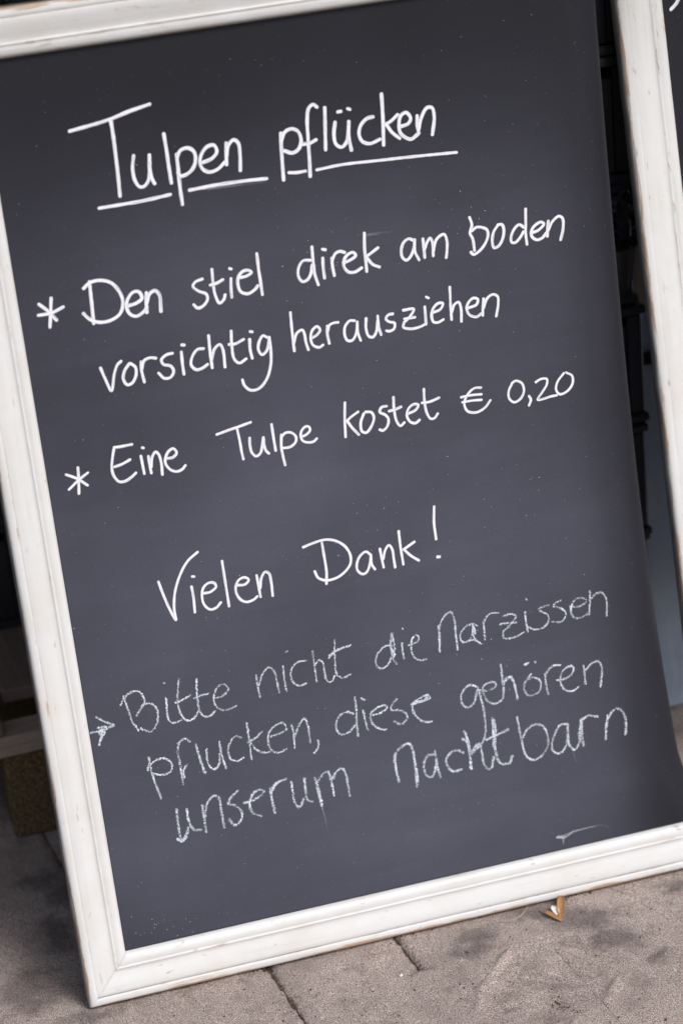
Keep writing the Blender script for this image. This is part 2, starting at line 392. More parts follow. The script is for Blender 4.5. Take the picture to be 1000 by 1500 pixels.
# ------------------------------------------------------------------ picture-frame moulding
PROF = [(0, -.022), (0, .0085), (.0007, .0112), (.0022, .0134), (.0045, .0146), (.0085, .0149), (.0112, .0147), (.0119, .0140), (.0125, .0128), (.0131, .0139), (.0140, .0145),
        (.018, .0146), (.023, .0140), (.028, .0130), (.033, .0117), (.0375, .0106), (.0408, .0101), (.0418, .0103), (.0430, .0112), (.0442, .0113), (.0451, .0108), (.0458, .0102),
        (.0475, .0106), (.0505, .0107), (.0540, .0101), (.0570, .0086), (.0590, .0062), (.0600, .0030), (.0600, -.022)]
def rail(name, A, Bp, a_in, b_in, mat, parent, off, side_wear, outer_wear=.35, seed=0, nseg=110, gr=1.0, cap=False, back=-.022):
    """moulding from outer corner A to outer corner Bp (u, v); a_in / b_in are the inner mitre corners"""
    verts, uvs, wear, dirt = [], [], [], []
    A, Bp, a_in, b_in = map(Vector, (A, Bp, a_in, b_in)); L = (Bp - A).length
    np_ = len(PROF)
    fs = [0, .0011 / L] + [k / (nseg - 2) for k in range(1, nseg - 2)] + [1 - .0011 / L, 1]
    for k in range(nseg + 1):
        f = fs[k]; endk = k in (0, nseg)
        for s, n0 in PROF:
            t = s / .06; n = max(n0, back)
            if .0115 < s < .0135: n = .0146 + (n0 - .0146) * gr
            p0 = A.lerp(a_in, t); p1 = Bp.lerp(b_in, t); p = p0.lerp(p1, f)
            wob = (-.0005 if endk else 0) + nz(f * L * 14, s * 20, seed) * .00035 + nz(f * L * 70, s * 120, seed + 3) * .00022
            if s in (0,) : p = p + Vector((nz(f * L * 25, seed, 2), nz(f * L * 25, seed, 5))) * .0006
            verts.append((p.x, -(n + (wob if n > 0 else 0)), p.y + off))
            uvs.append((f * L + seed * 3.1, s + n))
            w_ = 0
            if s <= 0.0001: w_ = side_wear if n < .009 else max(side_wear, outer_wear)
            elif s < .003: w_ = outer_wear + .10
            elif s < .006: w_ = outer_wear - .02
            elif s < .0110: w_ = outer_wear * .55
            elif s < .0135: w_ = .33
            elif abs(s - .044) < .002: w_ = .30
            elif s > .0565: w_ = .28
            else: w_ = .20
            w_ += .16 * nz(f * L * 6, seed + 11, s * 8)
            wear.append(w_)
            d_ = {.0125: 1.9, .0119: .5, .0131: .35, .0458: .34, .0451: .15, .0408: .2, .0418: .2}.get(s, .06)
            if .0115 < s < .0135: d_ *= gr
            if s <= .0001 and n < .0125: d_ = 1.7 if back < -.01 else .7
            if n < .001 and s > .05: d_ = .8
            if endk and n > 0: d_ = max(d_, .62)
            dirt.append(d_ * (.75 + .6 * nz(f * L * 9, s * 30, seed + 20)))
    faces = []
    for k in range(nseg):
        for m in range(np_):
            m2 = (m + 1) % np_
            a0, a1, b0, b1 = k * np_ + m, k * np_ + m2, (k + 1) * np_ + m, (k + 1) * np_ + m2
            faces.append((a0, b0, b1, a1))
    if cap: faces.append(tuple(nseg * np_ + m for m in range(np_)))
    return from_py(name, verts, faces, mat, parent, uvs=uvs, attrs={'wear': wear, 'dirt': dirt})

# ------------------------------------------------------------------ the chalkboard sign
WL, WB, WT, H = .058, .0640, .0575, 1.1493
TH = R(7.0)
sign = empty('chalkboard_sign', (0, .022 * math.cos(TH), 0), (-TH, 0, 0))
# the sign rests on the back bottom edge of its frame
O_z = WB * math.cos(TH) + .022 * math.sin(TH)
sign.location = (0, -math.sin(TH) * WB, O_z - math.cos(TH) * WB)
tag(sign, 'large black chalkboard in a worn white frame, handwritten about picking tulips, leaning at front', 'chalkboard')
UR = .86
rail('frame_rail', (-WL, -WB), (-WL, H + WT), (0, 0), (0, H), M_paint, sign, WB, .30, .30, 1, 150, gr=.22)
rb = rail('frame_rail', (UR + .058, -WB), (-WL, -WB), (UR, 0), (0, 0), M_paint, sign, WB, .62, .50, 2, 150)
tag(rb, 'bottom frame rail with paint rubbed off to orange wood along its lower edge')
rail('frame_rail', (-WL, H + WT), (UR + .058, H + WT), (0, H), (UR, H), M_paint, sign, WB, .45, .44, 3, 120, gr=.5)
RC = .060
def u_edge(v): return .762 + .036 * math.exp(-(max(v, 0) / .32) ** 1.3) + .03 * math.exp(-(max(v, 0) / .045) ** 2) + .0065 * (max(v, 0) / 1.1) ** 2
def surf(u, v):
    """arc length u -> (u, n) on the panel, whose free right-hand edge curls back"""
    u0 = u_edge(v) - RC * .94
    if u <= u0: return u, 0.0
    a_ = min((u - u0) / RC, R(70)); return u0 + RC * math.sin(a_), -RC * (1 - math.cos(a_))
# light falloff painted into board colour: overlapping pale blobs, fading at top and right
fr_ = random.Random(21)
LIGHT_BLOBS = [(fr_.gauss(.36, .20), fr_.uniform(.03, .98), fr_.uniform(.20, .40), fr_.uniform(.09, .18), fr_.uniform(-.35, .35), fr_.uniform(.35, 1)) for k in range(110)]
LIGHT_BLOBS = [w_ for w_ in LIGHT_BLOBS if w_[1] < .62 or fr_.random() < .5]
def falloff_at(u, v):
    f = 0
    for cu, cv, ru, rv, an, am in LIGHT_BLOBS:
        dx, dy = u - cu, v - cv
        p = dx * math.cos(an) + dy * math.sin(an); q = -dx * math.sin(an) + dy * math.cos(an)
        f += am * math.exp(-(p / ru) ** 2 - (q / rv) ** 2)
    return FALLOFF / (1 + math.exp((u - .715) / .018)) / (1 + math.exp((v - .98) / .06)) * (1 - math.exp(-f * .26)) * (.9 + .25 * nz(u * 5, v * 5, 3))
FALLOFF = .24
falloff_v = []
verts, faces = [], []
us = [-.012 + k * .017 for k in range(40)] + [.665 + k * .0035 for k in range(50)]
NV = 60
for b in range(NV + 1):
    v = -.012 + (H + .024) * b / NV
    for side in (0, 1):
        for u in us:
            u0 = u_edge(v) - RC * .94
            uu = min(u, u0 + RC * R(70)); X, n = surf(uu, v)
            a_ = max(0, (uu - u0) / RC)
            if side: X -= .0035 * math.sin(a_); n -= .0035 * math.cos(a_)
            X_ = X
            verts.append((X_, -n, v + WB)); falloff_v.append(falloff_at(uu, v))
nu = len(us)
for b in range(NV):
    for side in (0, 1):
        for k in range(nu - 1):
            a0 = (b * 2 + side) * nu + k; b0 = ((b + 1) * 2 + side) * nu + k
            f = (a0, a0 + 1, b0 + 1, b0) if side == 0 else (a0, b0, b0 + 1, a0 + 1)
            faces.append(f)
c0 = len(verts)
for b in range(NV + 1):
    for side in (0, 1): verts.append(verts[(b * 2 + side) * nu + nu - 1]); falloff_v.append(0)
for b in range(NV): faces.append((c0 + b * 2, c0 + b * 2 + 1, c0 + b * 2 + 3, c0 + b * 2 + 2))
panel = from_py('panel', verts, faces, M_board, sign, attrs={'film': falloff_v})  # 'film' holds the painted light falloff

def spline(pts, step=.0011):
    P = [Vector(p) for p in pts]
    if len(P) == 2: P = [P[0], P[0].lerp(P[1], .5), P[1]]
    out = []
    Q = [P[0] * 2 - P[1]] + P + [P[-1] * 2 - P[-2]]
    for i in range(1, len(Q) - 2):
        p0, p1, p2, p3 = Q[i - 1], Q[i], Q[i + 1], Q[i + 2]
        # centripetal parametrisation keeps tight letter curves from looping
        t0 = 0; t1 = t0 + max((p1 - p0).length, 1e-5) ** .5; t2 = t1 + max((p2 - p1).length, 1e-5) ** .5; t3 = t2 + max((p3 - p2).length, 1e-5) ** .5
        n = max(1, int((p2 - p1).length / step))
        for k in range(n):
            t = t1 + (t2 - t1) * k / n
            A1 = p0 * ((t1 - t) / (t1 - t0)) + p1 * ((t - t0) / (t1 - t0)); A2 = p1 * ((t2 - t) / (t2 - t1)) + p2 * ((t - t1) / (t2 - t1)); A3 = p2 * ((t3 - t) / (t3 - t2)) + p3 * ((t - t2) / (t3 - t2))
            B1 = A1 * ((t2 - t) / (t2 - t0)) + A2 * ((t - t0) / (t2 - t0)); B2 = A2 * ((t3 - t) / (t3 - t1)) + A3 * ((t - t1) / (t3 - t1))
            out.append(B1 * ((t2 - t) / (t2 - t1)) + B2 * ((t - t1) / (t2 - t1)))
    out.append(P[-1].copy())
    return out
zc = [0]
def lettering(name, strokes, width, kind, parent, dens=1.0, surf_fn=surf, voff=None):
    voff = WB if voff is None else voff
    verts, faces, edge, den, side, along = [], [], [], [], [], []
    hw0 = width / 2
    for si, pts in enumerate(strokes):
        c = spline(pts)
        n = len(c); zc[0] += 1; zb = .00025 + (zc[0] % 40) * 4e-6 + (si % 40) * 8e-6
        sd_ = rnd.random() * 50
        # end caps: extend by shrinking half-width points
        T = []
        for i in range(n):
            d = c[min(i + 1, n - 1)] - c[max(i - 1, 0)]
            T.append(d.normalized() if d.length > 1e-9 else Vector((1, 0)))
        rows = []
        cap = [(.92, .38), (.72, .70), (.40, .92)]
        for e_, h_ in cap: rows.append((c[0] - T[0] * hw0 * e_, T[0], h_))
        for i in range(n): rows.append((c[i], T[i], 1.0))
        for e_, h_ in reversed(cap): rows.append((c[-1] + T[-1] * hw0 * e_, T[-1], h_))
        m = len(rows); base = len(verts)
        for i, (p, t, h_) in enumerate(rows):
            wv = 1 + (.16 if kind == 'm' else .28) * nz(i * .13, sd_) + (.05 if kind == 'm' else .22) * nz(i * .7, sd_, 4)
            if kind == 'c': wv *= 1.46
            if kind == 's': wv *= 1 - .6 * i / m
            nn = Vector((-t.y, t.x)); hw = hw0 * h_ * wv
            dd = dens * (1 if kind == 'm' else .8 + .55 * nz(i * .05, sd_, 9))
            if kind == 's': dd *= 1 - .75 * i / m
            for k, f in enumerate((-1, -.5, 0, .5, 1)):
                side.append(f + sd_ * 7); along.append(i * .0011 + sd_)
                q = p + nn * hw * f
                X, N = surf_fn(q.x, q.y)
                verts.append((X, -(N + zb + i * 2.2e-7), q.y + voff)); edge.append(abs(f) if h_ == 1 else max(abs(f), 1 - h_ * .6)); den.append(max(0, min(1, dd)))
        for i in range(m - 1):
            for k in range(4):
                a0 = base + i * 5 + k; faces.append((a0, a0 + 1, a0 + 6, a0 + 5))
    return from_py(name, verts, faces, {'m': M_mark, 'c': M_chalk, 's': M_smear}[kind], parent, attrs={'edge': edge, 'cover': den, 'side': side, 'along': along})
WORDS = [
('Tulpen','m',4.48,1.00,[[931,10544,1143,10568,1411,10606,1656,10664,1913,10710],[1429,10588,1431,10427,1426,10221,1418,9961,1404,9696],[1635,10140,1601,9984,1608,9852,1653,9766,1706,9762,1769,9826,1803,9952,1823,10119],[1823,10119,1803,9952,1811,9845,1836,9776],[2030,10339,2035,10150,2034,9967,2037,9751],[2146,10075,2142,9897,2133,9688,2132,9476],[2152,10040,2197,10112,2293,10130,2359,10073,2363,9967,2309,9871,2221,9819,2154,9816,2133,9859],[2452,9932,2563,9962,2632,10030,2611,10112,2531,10111,2454,10045,2414,9946,2429,9864,2501,9808,2611,9822,2710,9891],[2760,10115,2744,9986,2730,9861],[2743,9959,2782,10085,2857,10139,2905,10092,2908,9960,2886,9765]]),
('pflücken','m',4.59,1.00,[[3436,10127,3421,9958,3407,9748,3397,9568],[3432,10035,3485,10132,3570,10159,3647,10120,3674,10011,3633,9911,3546,9872,3456,9912],[3916,10369,3875,10407,3816,10371,3780,10245,3761,10010,3747,9773,3729,9558],[3694,9954,3776,9955,3856,9982],[4012,10346,3990,10133,3959,9846],[4116,10153,4084,10012,4096,9891,4160,9846,4229,9897,4263,10011,4287,10135],[4287,10135,4264,9958,4277,9791],[4167,10272,4202,10272],[4295,10292,4316,10281],[4591,10146,4513,10137,4427,10065,4395,9964,4425,9874,4517,9833,4645,9866],[4730,10402,4720,10206,4703,9996,4684,9791],[4899,10125,4807,10059,4735,10031],[4748,10028,4805,9926,4892,9838],[4909,9977,5023,9999,5058,10060,5011,10134,4938,10106,4904,10004,4913,9896,5028,9806,5122,9850],[5143,10074,5134,9955,5140,9861],[5146,9913,5196,10052,5277,10152,5340,10142,5355,10028,5309,9821]]),
('underline','m',4.37,1.00,[[1137,9592,1388,9593,1654,9594,2004,9616]]),
('underline','m',4.41,1.00,[[2242,9630,2518,9639,2869,9635,3192,9617]]),
('underline','m',4.12,1.00,[[3475,9644,3569,9629,3679,9630]]),
('underline','m',3.80,1.00,[[3820,9623,4147,9635,4532,9616,5030,9591,5588,9556]]),
('*','m',4.23,1.00,[[403,8623,369,8441,335,8281],[250,8575,340,8479,426,8351],[222,8446,375,8446,528,8494]]),
('Den','m',4.40,1.00,[[886,8740,873,8487,860,8233],[804,8674,884,8727,1005,8738,1143,8682,1229,8546,1246,8422,1192,8297,1075,8236,928,8235,817,8295,757,8373],[1302,8372,1407,8389,1481,8435,1454,8521,1387,8527,1309,8452,1282,8362,1309,8271,1383,8230,1484,8272,1526,8319],[1543,8492,1526,8373,1516,8253],[1534,8372,1581,8472,1652,8500,1697,8438,1687,8237]]),
('stiel','m',3.96,1.00,[[2241,8541,2156,8521,2117,8473,2180,8400,2263,8353,2272,8284,2207,8213,2137,8198,2095,8246],[2376,8637,2367,8471,2373,8320,2412,8213,2472,8249,2493,8300],[2331,8450,2406,8459,2492,8490],[2593,8486,2578,8380,2572,8258],[2593,8611,2611,8602],[2685,8481,2787,8485,2852,8520,2818,8551,2749,8549,2686,8492,2668,8397,2693,8303,2779,8266,2872,8307,2910,8344],[2950,8734,2946,8526,2950,8370,2952,8225]]),
('direk','m',4.00,1.00,[[3599,8542,3510,8551,3445,8484,3425,8377,3466,8299,3536,8313,3591,8393,3613,8478],[3638,8700,3633,8541,3632,8364,3660,8225],[3757,8542,3748,8433,3748,8295],[3767,8651,3801,8639],[3868,8523,3865,8435,3874,8304],[3868,8490,3919,8570,3978,8589,4036,8566],[4004,8438,4098,8462,4171,8505,4143,8548,4073,8533,4020,8475,4009,8388,4057,8317,4135,8304,4226,8340],[4312,8759,4292,8563,4289,8407,4285,8285],[4461,8552,4388,8513,4308,8471],[4312,8448,4370,8360,4451,8313]]),
('am','m',3.87,1.00,[[4927,8563,4862,8597,4794,8564,4751,8470,4756,8380,4804,8338,4859,8374,4911,8466,4934,8562],[4935,8573,4923,8430,4963,8316],[5042,8566,5041,8455,5038,8332],[5045,8432,5095,8524,5134,8562,5157,8503,5149,8336],[5156,8391,5202,8517,5273,8572,5320,8576,5345,8493,5330,8361,5312,8286]]),
('boden','m',3.88,1.00,[[5665,8731,5685,8638,5650,8532,5677,8460,5684,8313],[5677,8561,5738,8595,5807,8584,5872,8540,5875,8461,5817,8358,5727,8283,5667,8264,5636,8298],[6015,8572,5956,8503,5926,8396,5939,8303,5999,8316,6061,8395,6089,8503,6073,8573,6020,8582],[6352,8493,6291,8537,6215,8482,6170,8388,6176,8331,6222,8323,6285,8369,6340,8439],[6397,8717,6383,8567,6367,8412,6370,8276],[6454,8409,6538,8428,6615,8494,6583,8522,6510,8501,6450,8443,6442,8365,6502,8310,6574,8321,6639,8378],[6676,8518,6660,8431,6646,8331],[6665,8407,6734,8509,6822,8557,6865,8521,6860,8397,6815,8258]]),
('vorsichtig','m',3.88,1.00,[[857,7678,892,7543,947,7378,1010,7573,1064,7679,1115,7716],[1210,7670,1139,7588,1111,7490,1151,7413,1217,7432,1274,7525,1277,7614,1227,7667],[1356,7664,1346,7563,1359,7411],[1353,7575,1393,7671,1472,7695,1541,7677],[1749,7701,1677,7696,1605,7645,1622,7585,1706,7549,1734,7479,1686,7411,1609,7412,1549,7487],[1861,7697,1854,7548,1854,7419],[1878,7784,1908,7776],[2137,7691,2060,7692,1985,7615,1958,7516,2012,7447,2090,7453,2159,7487],[2222,7838,2212,7638,2211,7436],[2217,7534,2275,7666,2345,7705,2373,7635,2369,7416],[2506,7844,2489,7666,2496,7496,2552,7434,2643,7470],[2458,7685,2534,7679,2643,7716],[2719,7702,2709,7575,2720,7464],[2739,7797,2762,7790],[2937,7689,2890,7719,2834,7656,2810,7556,2845,7485,2901,7514,2948,7610,2963,7685],[2963,7685,2963,7529,2939,7351,2869,7181,2750,7071,2645,7070,2577,7143,2561,7216]]),
('herausziehen','m',3.68,1.00,[[3268,7943,3258,7710,3255,7460],[3263,7562,3312,7671,3385,7702,3407,7648,3413,7535,3431,7443],[3488,7580,3566,7611,3608,7662,3579,7712,3515,7679,3479,7582,3497,7490,3569,7448,3622,7468],[3705,7695,3693,7603,3703,7474],[3705,7630,3732,7699,3788,7719,3847,7717],[4055,7701,3996,7711,3929,7650,3910,7549,3936,7471,3995,7460,4058,7538,4086,7666],[4088,7680,4081,7549,4103,7441],[4205,7704,4189,7574,4212,7475,4264,7456,4317,7521,4348,7649],[4355,7707,4351,7575,4371,7467],[4550,7702,4489,7698,4454,7654,4494,7609,4557,7583,4542,7511,4480,7492,4445,7504],[4688,7723,4823,7714,4768,7634,4679,7567],[4690,7612,4826,7609],[4678,7561,4663,7513,4750,7474,4871,7476,4934,7495],[4966,7718,4963,7615,4958,7497],[5001,7837,5026,7820],[5065,7627,5165,7654,5203,7721,5143,7732,5077,7684,5043,7601,5057,7509,5116,7492,5186,7516],[5315,7909,5301,7704,5293,7497],[5303,7585,5351,7681,5408,7700,5429,7622,5416,7451],[5525,7605,5635,7631,5658,7695,5599,7718,5526,7665,5503,7594,5531,7515,5618,7475,5692,7510],[5733,7688,5712,7573,5701,7479],[5721,7571,5778,7680,5859,7720,5917,7686,5915,7582,5875,7439]]),
('*','m',3.58,1.00,[[397,6504,381,6343,358,6178],[241,6444,363,6370,477,6263],[505,6416,399,6359,248,6254]]),
('Eine','m',3.67,1.00,[[873,6671,951,6666,1092,6668],[863,6645,827,6527,804,6415,814,6317,867,6233,940,6224,1021,6257,1088,6302],[840,6428,936,6444,1040,6482],[1180,6501,1184,6400,1189,6273],[1212,6603,1226,6596],[1271,6480,1270,6383,1277,6265],[1288,6341,1315,6461,1365,6519,1398,6484,1416,6374,1408,6220],[1487,6409,1573,6412,1622,6460,1589,6519,1529,6498,1481,6430,1468,6345,1522,6257,1593,6223,1662,6239,1706,6279]]),
('Tulpe','m',3.62,1.00,[[2150,6593,2314,6622,2456,6644,2590,6668],[2413,6608,2424,6438,2428,6314,2436,6220],[2551,6471,2542,6380,2555,6280,2600,6227,2656,6252,2696,6351,2723,6452,2721,6346,2734,6273,2764,6231],[2847,6591,2849,6446,2854,6250],[2952,6435,2933,6288,2937,6162,2950,6044],[2949,6409,3007,6451,3076,6442,3130,6383,3121,6314,3053,6265,2982,6261,2934,6270],[3198,6362,3272,6383,3321,6427,3310,6474,3267,6482,3213,6439,3194,6371,3217,6305,3292,6273,3355,6278,3390,6304]]),
('kostet','m',3.66,1.00,[[3805,6692,3777,6474,3760,6256],[3957,6545,3862,6497,3798,6453],[3807,6451,3861,6352,3931,6253],[4028,6509,3976,6403,3978,6287,4031,6261,4105,6329,4152,6436,4127,6507,4054,6527],[4331,6551,4264,6547,4235,6493,4301,6441,4334,6385,4309,6291,4244,6247,4207,6267],[4432,6647,4422,6484,4437,6333,4479,6265,4533,6298],[4355,6480,4439,6488,4514,6507],[4595,6402,4699,6433,4739,6491,4681,6509,4609,6466,4578,6372,4615,6289,4679,6264,4732,6294],[4834,6678,4824,6508,4840,6357,4881,6282,4932,6283,4977,6331],[4791,6508,4890,6503,5017,6532]]),
('€','m',3.36,1.00,[[5577,6561,5484,6568,5392,6502,5337,6396,5369,6291,5483,6253,5605,6296,5682,6375],[5306,6485,5441,6487,5574,6475],[5316,6417,5450,6415,5567,6403]]),
('0,20','m',3.37,1.00,[[5986,6532,5937,6451,5933,6352,5994,6291,6083,6324,6136,6414,6120,6517,6040,6565,5987,6542],[6196,6336,6215,6283,6184,6215],[6305,6500,6376,6527,6453,6513,6445,6441,6375,6353,6305,6266,6400,6265,6470,6276,6566,6278],[6685,6547,6590,6448,6563,6352,6607,6284,6713,6308,6790,6394,6793,6494,6719,6551]]),
('Vielen','m',3.57,1.00,[[1158,4863,1197,4671,1246,4480,1304,4322,1302,4468,1342,4680,1442,4900,1560,5055,1699,5146],[1560,4715,1565,4574,1555,4374],[1588,4844,1610,4839],[1688,4598,1785,4598,1866,4651,1849,4705,1783,4719,1709,4674,1675,4571,1686,4447,1753,4369,1832,4377,1898,4433],[1988,4967,1991,4706,1995,4362],[2137,4615,2234,4605,2289,4654,2246,4697,2166,4680,2117,4609,2109,4520,2150,4421,2221,4371,2321,4385,2368,4416],[2398,4692,2403,4560,2411,4401],[2421,4516,2455,4650,2512,4715,2557,4685,2571,4566,2566,4384]]),
('Dank!','m',3.62,1.00,[[3284,4949,3290,4772,3294,4551,3274,4399],[3038,4938,3175,4967,3327,4980,3452,4942,3569,4847,3628,4714,3614,4595,3526,4503,3411,4449,3280,4443,3179,4497,3144,4592],[3893,4660,3835,4716,3754,4677,3698,4578,3698,4489,3756,4429,3812,4444,3868,4543,3893,4660,3889,4539,3923,4461],[4020,4716,4028,4599,4040,4463],[4046,4573,4094,4696,4143,4742,4179,4679,4185,4545,4189,4433],[4293,4899,4291,4701,4301,4450],[4479,4718,4398,4679,4328,4644],[4333,4643,4415,4542,4509,4461],[4791,5131,4766,4915,4769,4697],[4760,4463,4787,4448],[4759,4452,4788,4455]]),
('arrow','c',3.09,1.00,[[5,3074,114,3072,221,3082,321,3115],[122,3261,216,3184,327,3114],[325,3103,219,3071,158,3017,102,2884],[111,3118,226,3114,113,3061,220,3075],[128,3024,208,3069,138,2954]]),
('Bitte','c',2.83,1.00,[[501,3467,534,3269,562,3106,622,2969],[448,3356,531,3460,621,3500,694,3491,746,3412,753,3321,689,3246,625,3171],[706,3287,761,3304,843,3286,894,3200,890,3100,852,2985,768,2920,699,2958,651,2991],[1029,3327,1019,3184,1016,3049,1054,2984,1116,2970,1179,2995],[1032,3530,1041,3519],[1224,3542,1194,3392,1169,3263,1178,3103,1226,2991,1296,2959,1365,2994,1411,3062],[1137,3236,1243,3257,1344,3296],[1451,3492,1429,3340,1424,3183,1428,3059,1470,2981,1531,2956,1625,3014],[1379,3243,1467,3259,1568,3264],[1638,3181,1759,3199,1833,3273,1790,3346,1701,3325,1640,3226,1630,3126,1672,3038,1762,2995,1906,3020]]),
('nicht','c',2.69,1.00,[[2210,3383,2213,3218,2225,3074],[2228,3229,2300,3377,2388,3447,2445,3386,2466,3245,2478,3083],[2573,3426,2566,3250,2575,3078],[2639,3602,2655,3609],[2878,3428,2779,3436,2687,3374,2656,3258,2690,3155,2763,3111,2844,3129],[2977,3543,2979,3351,2980,3118],[2983,3345,3051,3404,3096,3340,3097,3202,3118,3102,3168,3077,3222,3147],[3283,3627,3261,3454,3249,3293,3251,3169,3317,3099,3431,3121],[3175,3404,3285,3476,3481,3516],[3188,3437,3314,3497,3474,3506]]),
('die','c',2.73,1.00,[[4022,3378,3954,3409,3854,3353,3789,3258,3790,3161,3851,3112,3935,3143,3995,3240],[4034,3561,4007,3403,4013,3236,4054,3131],[4039,3519,4055,3365,4018,3208],[4052,3558,3999,3405,4050,3256],[4158,3398,4153,3289,4160,3183],[4187,3594,4194,3582],[4241,3352,4336,3359,4391,3416,4362,3469,4305,3435,4272,3318,4289,3190,4349,3122,4455,3108]]),
('Narzissen','c',2.82,1.00,[[4669,3541,4657,3365,4646,3174],[4672,3499,4730,3610,4805,3676,4859,3673,4887,3563,4884,3371,4886,3150],[4667,3527,4664,3336,4642,3189],[5182,3423,5105,3456,5007,3428,4943,3345,4959,3245,5026,3230,5104,3324,5125,3444],[5124,3430,5124,3264,5208,3163],[5128,3424,5149,3320],[4998,3231,5108,3240,5208,3163],[5267,3455,5269,3344,5267,3206],[5271,3440,5329,3524,5400,3551,5488,3532],[5542,3479,5652,3484,5715,3443,5667,3370,5593,3317],[5490,3374,5612,3368,5714,3354],[5606,3314,5518,3258,5524,3179,5617,3153,5728,3169,5799,3198],[5847,3470,5844,3360,5853,3186],[5876,3646,5888,3633],[5861,3260,5951,3204,6061,3203,6144,3269,6146,3366,6083,3420,6027,3465,6104,3493,6179,3497],[6346,3523,6270,3506,6239,3471,6331,3424,6393,3355,6377,3275,6312,3233,6199,3263],[6454,3412,6604,3394,6692,3445,6642,3502,6545,3503,6482,3420,6471,3311,6520,3245,6616,3238,6718,3286],[6754,3571,6739,3421,6715,3254],[6742,3448,6823,3514,6907,3525,6968,3429,6950,3182]]),
('pflucken,','c',2.95,1.00,[[696,2584,707,2354,734,2176,774,1989],[656,2408,690,2494],[700,2484,813,2529,917,2511,971,2421,944,2328,860,2304,719,2345],[1248,2671,1189,2727,1119,2701,1077,2596,1077,2411,1080,2118],[1166,2377,1105,2290,1109,2204],[1315,2628,1336,2437,1383,2203],[1318,2598,1355,2342,1366,2230],[1443,2527,1431,2387,1460,2266,1509,2232,1570,2283,1605,2433],[1621,2586,1627,2399,1654,2207],[1909,2578,1833,2615,1755,2542,1714,2437,1738,2317,1813,2276,1906,2301],[2003,2765,2005,2542,2001,2256],[2184,2602,2093,2536,1979,2497],[2018,2482,2084,2367,2185,2306,2239,2303],[2267,2511,2405,2523,2507,2572,2464,2662,2367,2646,2274,2567,2244,2445,2269,2324,2357,2267,2470,2293],[2580,2613,2589,2467,2578,2283],[2598,2436,2672,2578,2745,2656,2783,2596,2792,2450,2787,2307],[2893,2318,2887,2227,2823,2160]]),
('diese','c',3.00,1.00,[[3402,2580,3316,2621,3210,2581,3158,2487,3165,2380,3228,2323,3322,2345,3402,2411],[3450,2801,3448,2623,3432,2457,3427,2257],[3536,2593,3549,2452,3563,2318],[3531,2766,3573,2732],[3636,2500,3760,2511,3858,2563,3832,2601,3729,2592,3641,2537,3620,2447,3659,2353,3733,2288,3808,2267],[4005,2651,3934,2599,3908,2520,4003,2495,4088,2437,4111,2369,4042,2304,3981,2309,3925,2357],[4181,2533,4295,2540,4438,2572,4417,2615,4322,2597,4214,2547,4194,2467,4232,2352,4314,2264,4435,2236],[4245,2551,4339,2562,4428,2591]]),
('gehören','c',3.04,1.00,[[5088,2583,5007,2626,4918,2596,4858,2496,4870,2380,4937,2322,5015,2360,5064,2475,5100,2581],[5107,2529,5130,2360,5145,2205,5146,2053,5130,1904,5084,1800,5020,1738,4943,1705],[5107,2529,5214,2498,5341,2535,5335,2592,5250,2605,5172,2565,5166,2465,5221,2340,5315,2294,5413,2335],[5440,2820,5443,2618,5443,2480,5424,2345],[5452,2541,5498,2619,5566,2617,5597,2509,5616,2290],[5462,2564,5542,2622,5592,2535,5622,2301],[5823,2548,5744,2502,5723,2418,5762,2316,5835,2300,5926,2336,5960,2429,5931,2511,5861,2547,5786,2548],[5841,2602,5801,2565],[5757,2746,5821,2762],[5902,2757,5916,2749],[6031,2565,6028,2440,6043,2264],[6033,2539,6091,2615,6168,2649,6254,2638],[6184,2436,6322,2438,6416,2506,6411,2583,6336,2587,6255,2516,6230,2395,6281,2282,6377,2236,6476,2278],[6571,2561,6570,2422,6570,2295],[6590,2494,6684,2562,6773,2576,6815,2495,6776,2212]]),
('unserum','c',3.41,1.00,[[944,1801,937,1600,936,1368],[1075,1770,1077,1596,1129,1467,1226,1444],[933,1354,1002,1396,1059,1513],[896,1392,948,1342,1019,1383],[910,1380,969,1354,1046,1458],[1281,1774,1280,1577,1279,1397],[1289,1604,1358,1805,1449,1870,1500,1844,1512,1638,1520,1404],[1761,1864,1671,1804,1619,1723,1719,1662,1777,1546,1728,1427,1656,1406,1601,1501],[1818,1682,1956,1694,2098,1776,2054,1816,1954,1781,1899,1678,1897,1562,1942,1493,2019,1451],[2189,1799,2188,1625,2203,1452],[2197,1753,2278,1851,2406,1885],[2191,1769,2266,1862],[2474,1834,2471,1646,2493,1495,2543,1459,2603,1556],[2648,1837,2643,1649,2650,1531,2713,1487],[2791,1810,2806,1626,2827,1401],[2805,1772,2820,1608,2833,1409],[2817,1755,2912,1849,2968,1856,2993,1728,3012,1504],[3032,1748,3075,1826,3157,1859,3195,1784,3208,1620,3215,1457],[2998,1742,3060,1815]]),
